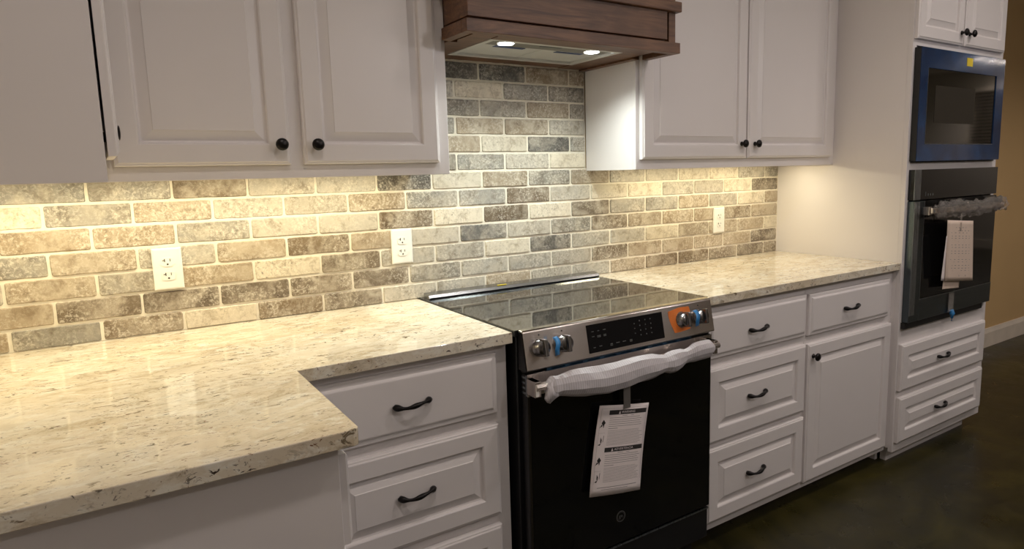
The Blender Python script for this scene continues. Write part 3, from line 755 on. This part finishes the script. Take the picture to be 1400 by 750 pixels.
build('control_shelf', MB().box(ix0+.019, ix1-.019, iy0+.019, iy0+.104, IZ, IZ+.011), 'hooddark', I_)
build('button_row', MB().box(.32, .40, iy0+.05, iy0+.065, IZ-.001, IZ-.0002), 'markgrey', I_)
for x0, x1 in ((ix0+.021, .358), (.362, ix1-.021)):
    fl = build('grease_filter', MB().box(x0, x1, iy0+.107, iy1-.018, IZ+.001, IZ+.011), 'hoodpan', t, .001, 1)
    cx = (x0+x1)/2
    build('film_tab', MB().box(cx-.055, cx+.055, iy0+.112, iy0+.132, IZ-.0005, IZ+.0006), 'navy', fl)
for lx in (.193, .526):
    ll = build('hood_lamp', MB().lathe((lx, iy0+.058, IZ-.0002), (0, 0, -1), [(0, .030), (.002, .030), (.0025, .026)], 28), 'hoodpan', t)
    build('lamp_lens', MB().lathe((lx, iy0+.058, IZ-.0028), (0, 0, -1), [(0, .025), (.0015, .024), (.0018, .001)], 28), 'lamp_cool', ll)
    la = bpy.data.lights.new('hood_lamp_light', 'SPOT'); la.energy = 24; la.spot_size = math.radians(140); la.spot_blend = 1.0; la.color = (.92, 1.0, .94); la.shadow_soft_size = .024
    lo = bpy.data.objects.new('hood_lamp_light', la); C.objects.link(lo); lo.location = (lx, iy0+.058, IZ-.008)

# ------------------------------------------------------------------ under-cabinet light bars
def light_bar(x0, x1, y, label, power):
    # slim LED bar running along the wall
    t = thing('under_cabinet_light', label, 'light', ((x0+x1)/2, y, UB+.028), 'light bars under the upper cabinets')
    build('housing', MB().box(x0, x1, y-.012, y+.012, UB+.021, UB+.0295), 'plate', t)
    build('diffuser', MB().box(x0+.005, x1-.005, y-.009, y+.009, UB+.0195, UB+.0208), 'lamp_warm', t)
    la = bpy.data.lights.new('light_bar_glow', 'AREA'); la.shape = 'RECTANGLE'; la.size = x1-x0-.02; la.size_y = .018; la.energy = power; la.color = (1.0, .89, .61)
    lo = bpy.data.objects.new('light_bar_glow', la); C.objects.link(lo); lo.location = ((x0+x1)/2, y, UB+.018)
light_bar(-1.17, -.03, -.17, 'slim warm light bar under the left upper cabinet', 4.3)
light_bar(.86, 1.86, -.17, 'slim warm light bar under the right upper cabinet', 3.1)
t = thing('under_cabinet_light', 'slim warm light bar under the left corner upper cabinet', 'light', (-1.06, -.40, UB+.028), 'light bars under the upper cabinets')
build('housing', MB().box(-1.072, -1.048, -.57, -.21, UB+.021, UB+.0295), 'plate', t)
build('diffuser', MB().box(-1.069, -1.051, -.565, -.215, UB+.0195, UB+.0208), 'lamp_warm', t)
la = bpy.data.lights.new('light_bar_glow', 'AREA'); la.shape = 'RECTANGLE'; la.size = .018; la.size_y = .34; la.energy = .9; la.color = (1.0, .88, .58)
lo = bpy.data.objects.new('light_bar_glow', la); C.objects.link(lo); lo.location = (-1.06, -.39, UB+.018)
# ------------------------------------------------------------------ ceiling downlights of the open room
def can(x, y, power, label):
    t = thing('ceiling_light', label, 'light', (x, y, CH-.004), 'recessed ceiling downlights')
    build('trim_ring', MB().rings([[(x+r*math.cos(2*PI*k/28), y+r*math.sin(2*PI*k/28), z) for k in range(28)] for r, z in ((.062, CH-.001), (.085, CH-.001), (.085, CH-.005), (.062, CH-.008))], cap0=False, cap1=False), 'plate', t)
    build('bulb', MB().lathe((x, y, CH-.0012), (0, 0, -1), [(0, .058), (.004, .055), (.006, .001)], 24), 'lamp_can', t)
    la = bpy.data.lights.new('downlight', 'SPOT'); la.energy = power; la.spot_size = math.radians(140); la.spot_blend = .7; la.shadow_soft_size = .06; la.color = (1.0, .90, .86)
    lo = bpy.data.objects.new('downlight', la); C.objects.link(lo); lo.location = (x, y, CH-.02)
for x, y, e in ((-.45, -1.62, 26), (1.05, -1.55, 29), (2.45, -1.60, 26), (4.6, -1.8, 100), (6.6, -3.2, 30), (9.45, -3.69, 40), (9.80, -3.69, 40), (10.14, -3.69, 40)):
    can(x, y, e, 'recessed warm ceiling downlight in the open kitchen')
def pendant(x, y, z, power, label):  # unseen pendants added to light cabinet fronts and streak the steel panel
    t = thing('fill_pendant', label, 'lamp', (x, y, z), 'added fill pendants out of view')
    build('cord', MB().lathe((x, y, z+.11), (0, 0, 1), [(0, .003), (CH-z-.13, .003)], 8), 'black', t)
    build('canopy', MB().lathe((x, y, CH-.001), (0, 0, -1), [(0, .06), (.015, .055), (.022, .01)], 24), 'black', t)
    build('socket_cap', MB().lathe((x, y, z+.06), (0, 0, 1), [(0, .022), (.04, .020), (.05, .006)], 20), 'black', t)
    build('bulb', MB().lathe((x, y, z-.03), (0, 0, 1), [(0, .002), (.006, .02), (.03, .032), (.055, .026), (.085, .013)], 20), 'lamp_can', t)
    la = bpy.data.lights.new('fill_pendant_glow', 'POINT'); la.energy = power; la.shadow_soft_size = .05; la.color = LC
    lo = bpy.data.objects.new('fill_pendant_glow', la); C.objects.link(lo); lo.location = (x, y, z-.09)
LC = (1.0, .95, .97)
pendant(.75, -2.5, 2.10, PW*.8, 'added clear bulb pendant for fill light, left of three out of view')
pendant(1.60, -2.5, 2.10, PW*.6, 'added clear bulb pendant for fill light, middle of three out of view')
pendant(2.45, -2.5, 2.10, PW*.5, 'added clear bulb pendant for fill light, right of three out of view')

# ------------------------------------------------------------------ wall outlets
def outlet(x, z, label):
    t = thing('wall_outlet', label, 'outlet', (x, -.008, z), 'duplex outlets on the backsplash')
    y0 = -.0092
    pl = build('cover_plate', MB().panel((x-.037, y0, z-.0585), (1, 0, 0), (0, 0, 1), (0, -1, 0), .074, .117, [(0, 0), (0, .003), (.003, .0055), (.006, .006)]), 'plate', t)
    for dz in (.0195, -.0195):
        n = 20; ring = []
        for k in range(n):
            an = 2*PI*k/n; ring.append((x+max(-.0168, min(.0168, .0185*math.cos(an))), z+dz+max(-.0128, min(.0128, .0150*math.sin(an)))))
        rc_ = build('receptacle', MB().rings([[(a, y0-.006, b) for a, b in ring], [(a, y0-.0078, b) for a, b in ring]]), 'plate', t)
        s = MB().box(x-.0078, x-.0056, y0-.0082, y0-.0079, z+dz, z+dz+.009).box(x-.0125, x-.0078, y0-.0082, y0-.0079, z+dz+.0035, z+dz+.0055).box(x+.0056, x+.0074, y0-.0082, y0-.0079, z+dz+.001, z+dz+.0085)
        s.lathe((x, y0-.0079, z+dz-.0065), (0, -1, 0), [(0, .0026), (.0003, .0026)], 10)
        build('socket_slot', s, 'slot', rc_)
    build('screw', MB().lathe((x, y0-.0055, z), (0, -1, 0), [(0, .003), (.001, .0025)], 10), 'plate', t)
outlet(-.745, 1.095, 'white duplex outlet on the far left of the backsplash')
outlet(-.049, 1.1015, 'white duplex outlet beside the left end of the stove')
outlet(1.518, 1.0955, 'white duplex outlet on the backsplash right of the stove')

# ------------------------------------------------------------------ world and camera
wd = bpy.data.worlds.new('room_dark'); bpy.context.scene.world = wd; wd.use_nodes = True
wd.node_tree.nodes['Background'].inputs['Color'].default_value = (.02, .02, .03, 1)
cam = bpy.data.cameras.new('camera'); co = bpy.data.objects.new('camera', cam); C.objects.link(co)
CX, CY, CZ, YAW, PIT, ROL, FPX, PX, PY_ = -.899, -2.1292, 1.3378, -33.5816, -8.0291, -1.4026, 908.582, 737.786, 363.3163
y_, q_, r__ = map(math.radians, (YAW, PIT, ROL))
fwd = Vector((-math.sin(y_)*math.cos(q_), math.cos(y_)*math.cos(q_), math.sin(q_)))
rt = fwd.cross(Vector((0, 0, 1))).normalized(); up = rt.cross(fwd)
r2 = rt*math.cos(r__)+up*math.sin(r__); u2 = -rt*math.sin(r__)+up*math.cos(r__)
co.matrix_world = Matrix(((r2.x, u2.x, -fwd.x, CX), (r2.y, u2.y, -fwd.y, CY), (r2.z, u2.z, -fwd.z, CZ), (0, 0, 0, 1)))
cam.sensor_width = 36; cam.lens = FPX/1400*36; cam.clip_start = .02
cam.shift_x = (700-PX)/1400; cam.shift_y = (PY_-375)/1400
bpy.context.scene.camera = co
vs_s = bpy.context.scene.view_settings
vs_s.view_transform = 'Standard'; vs_s.look = 'None'; vs_s.gamma = 1; vs_s.use_curve_mapping = False; vs_s.exposure = 0.0
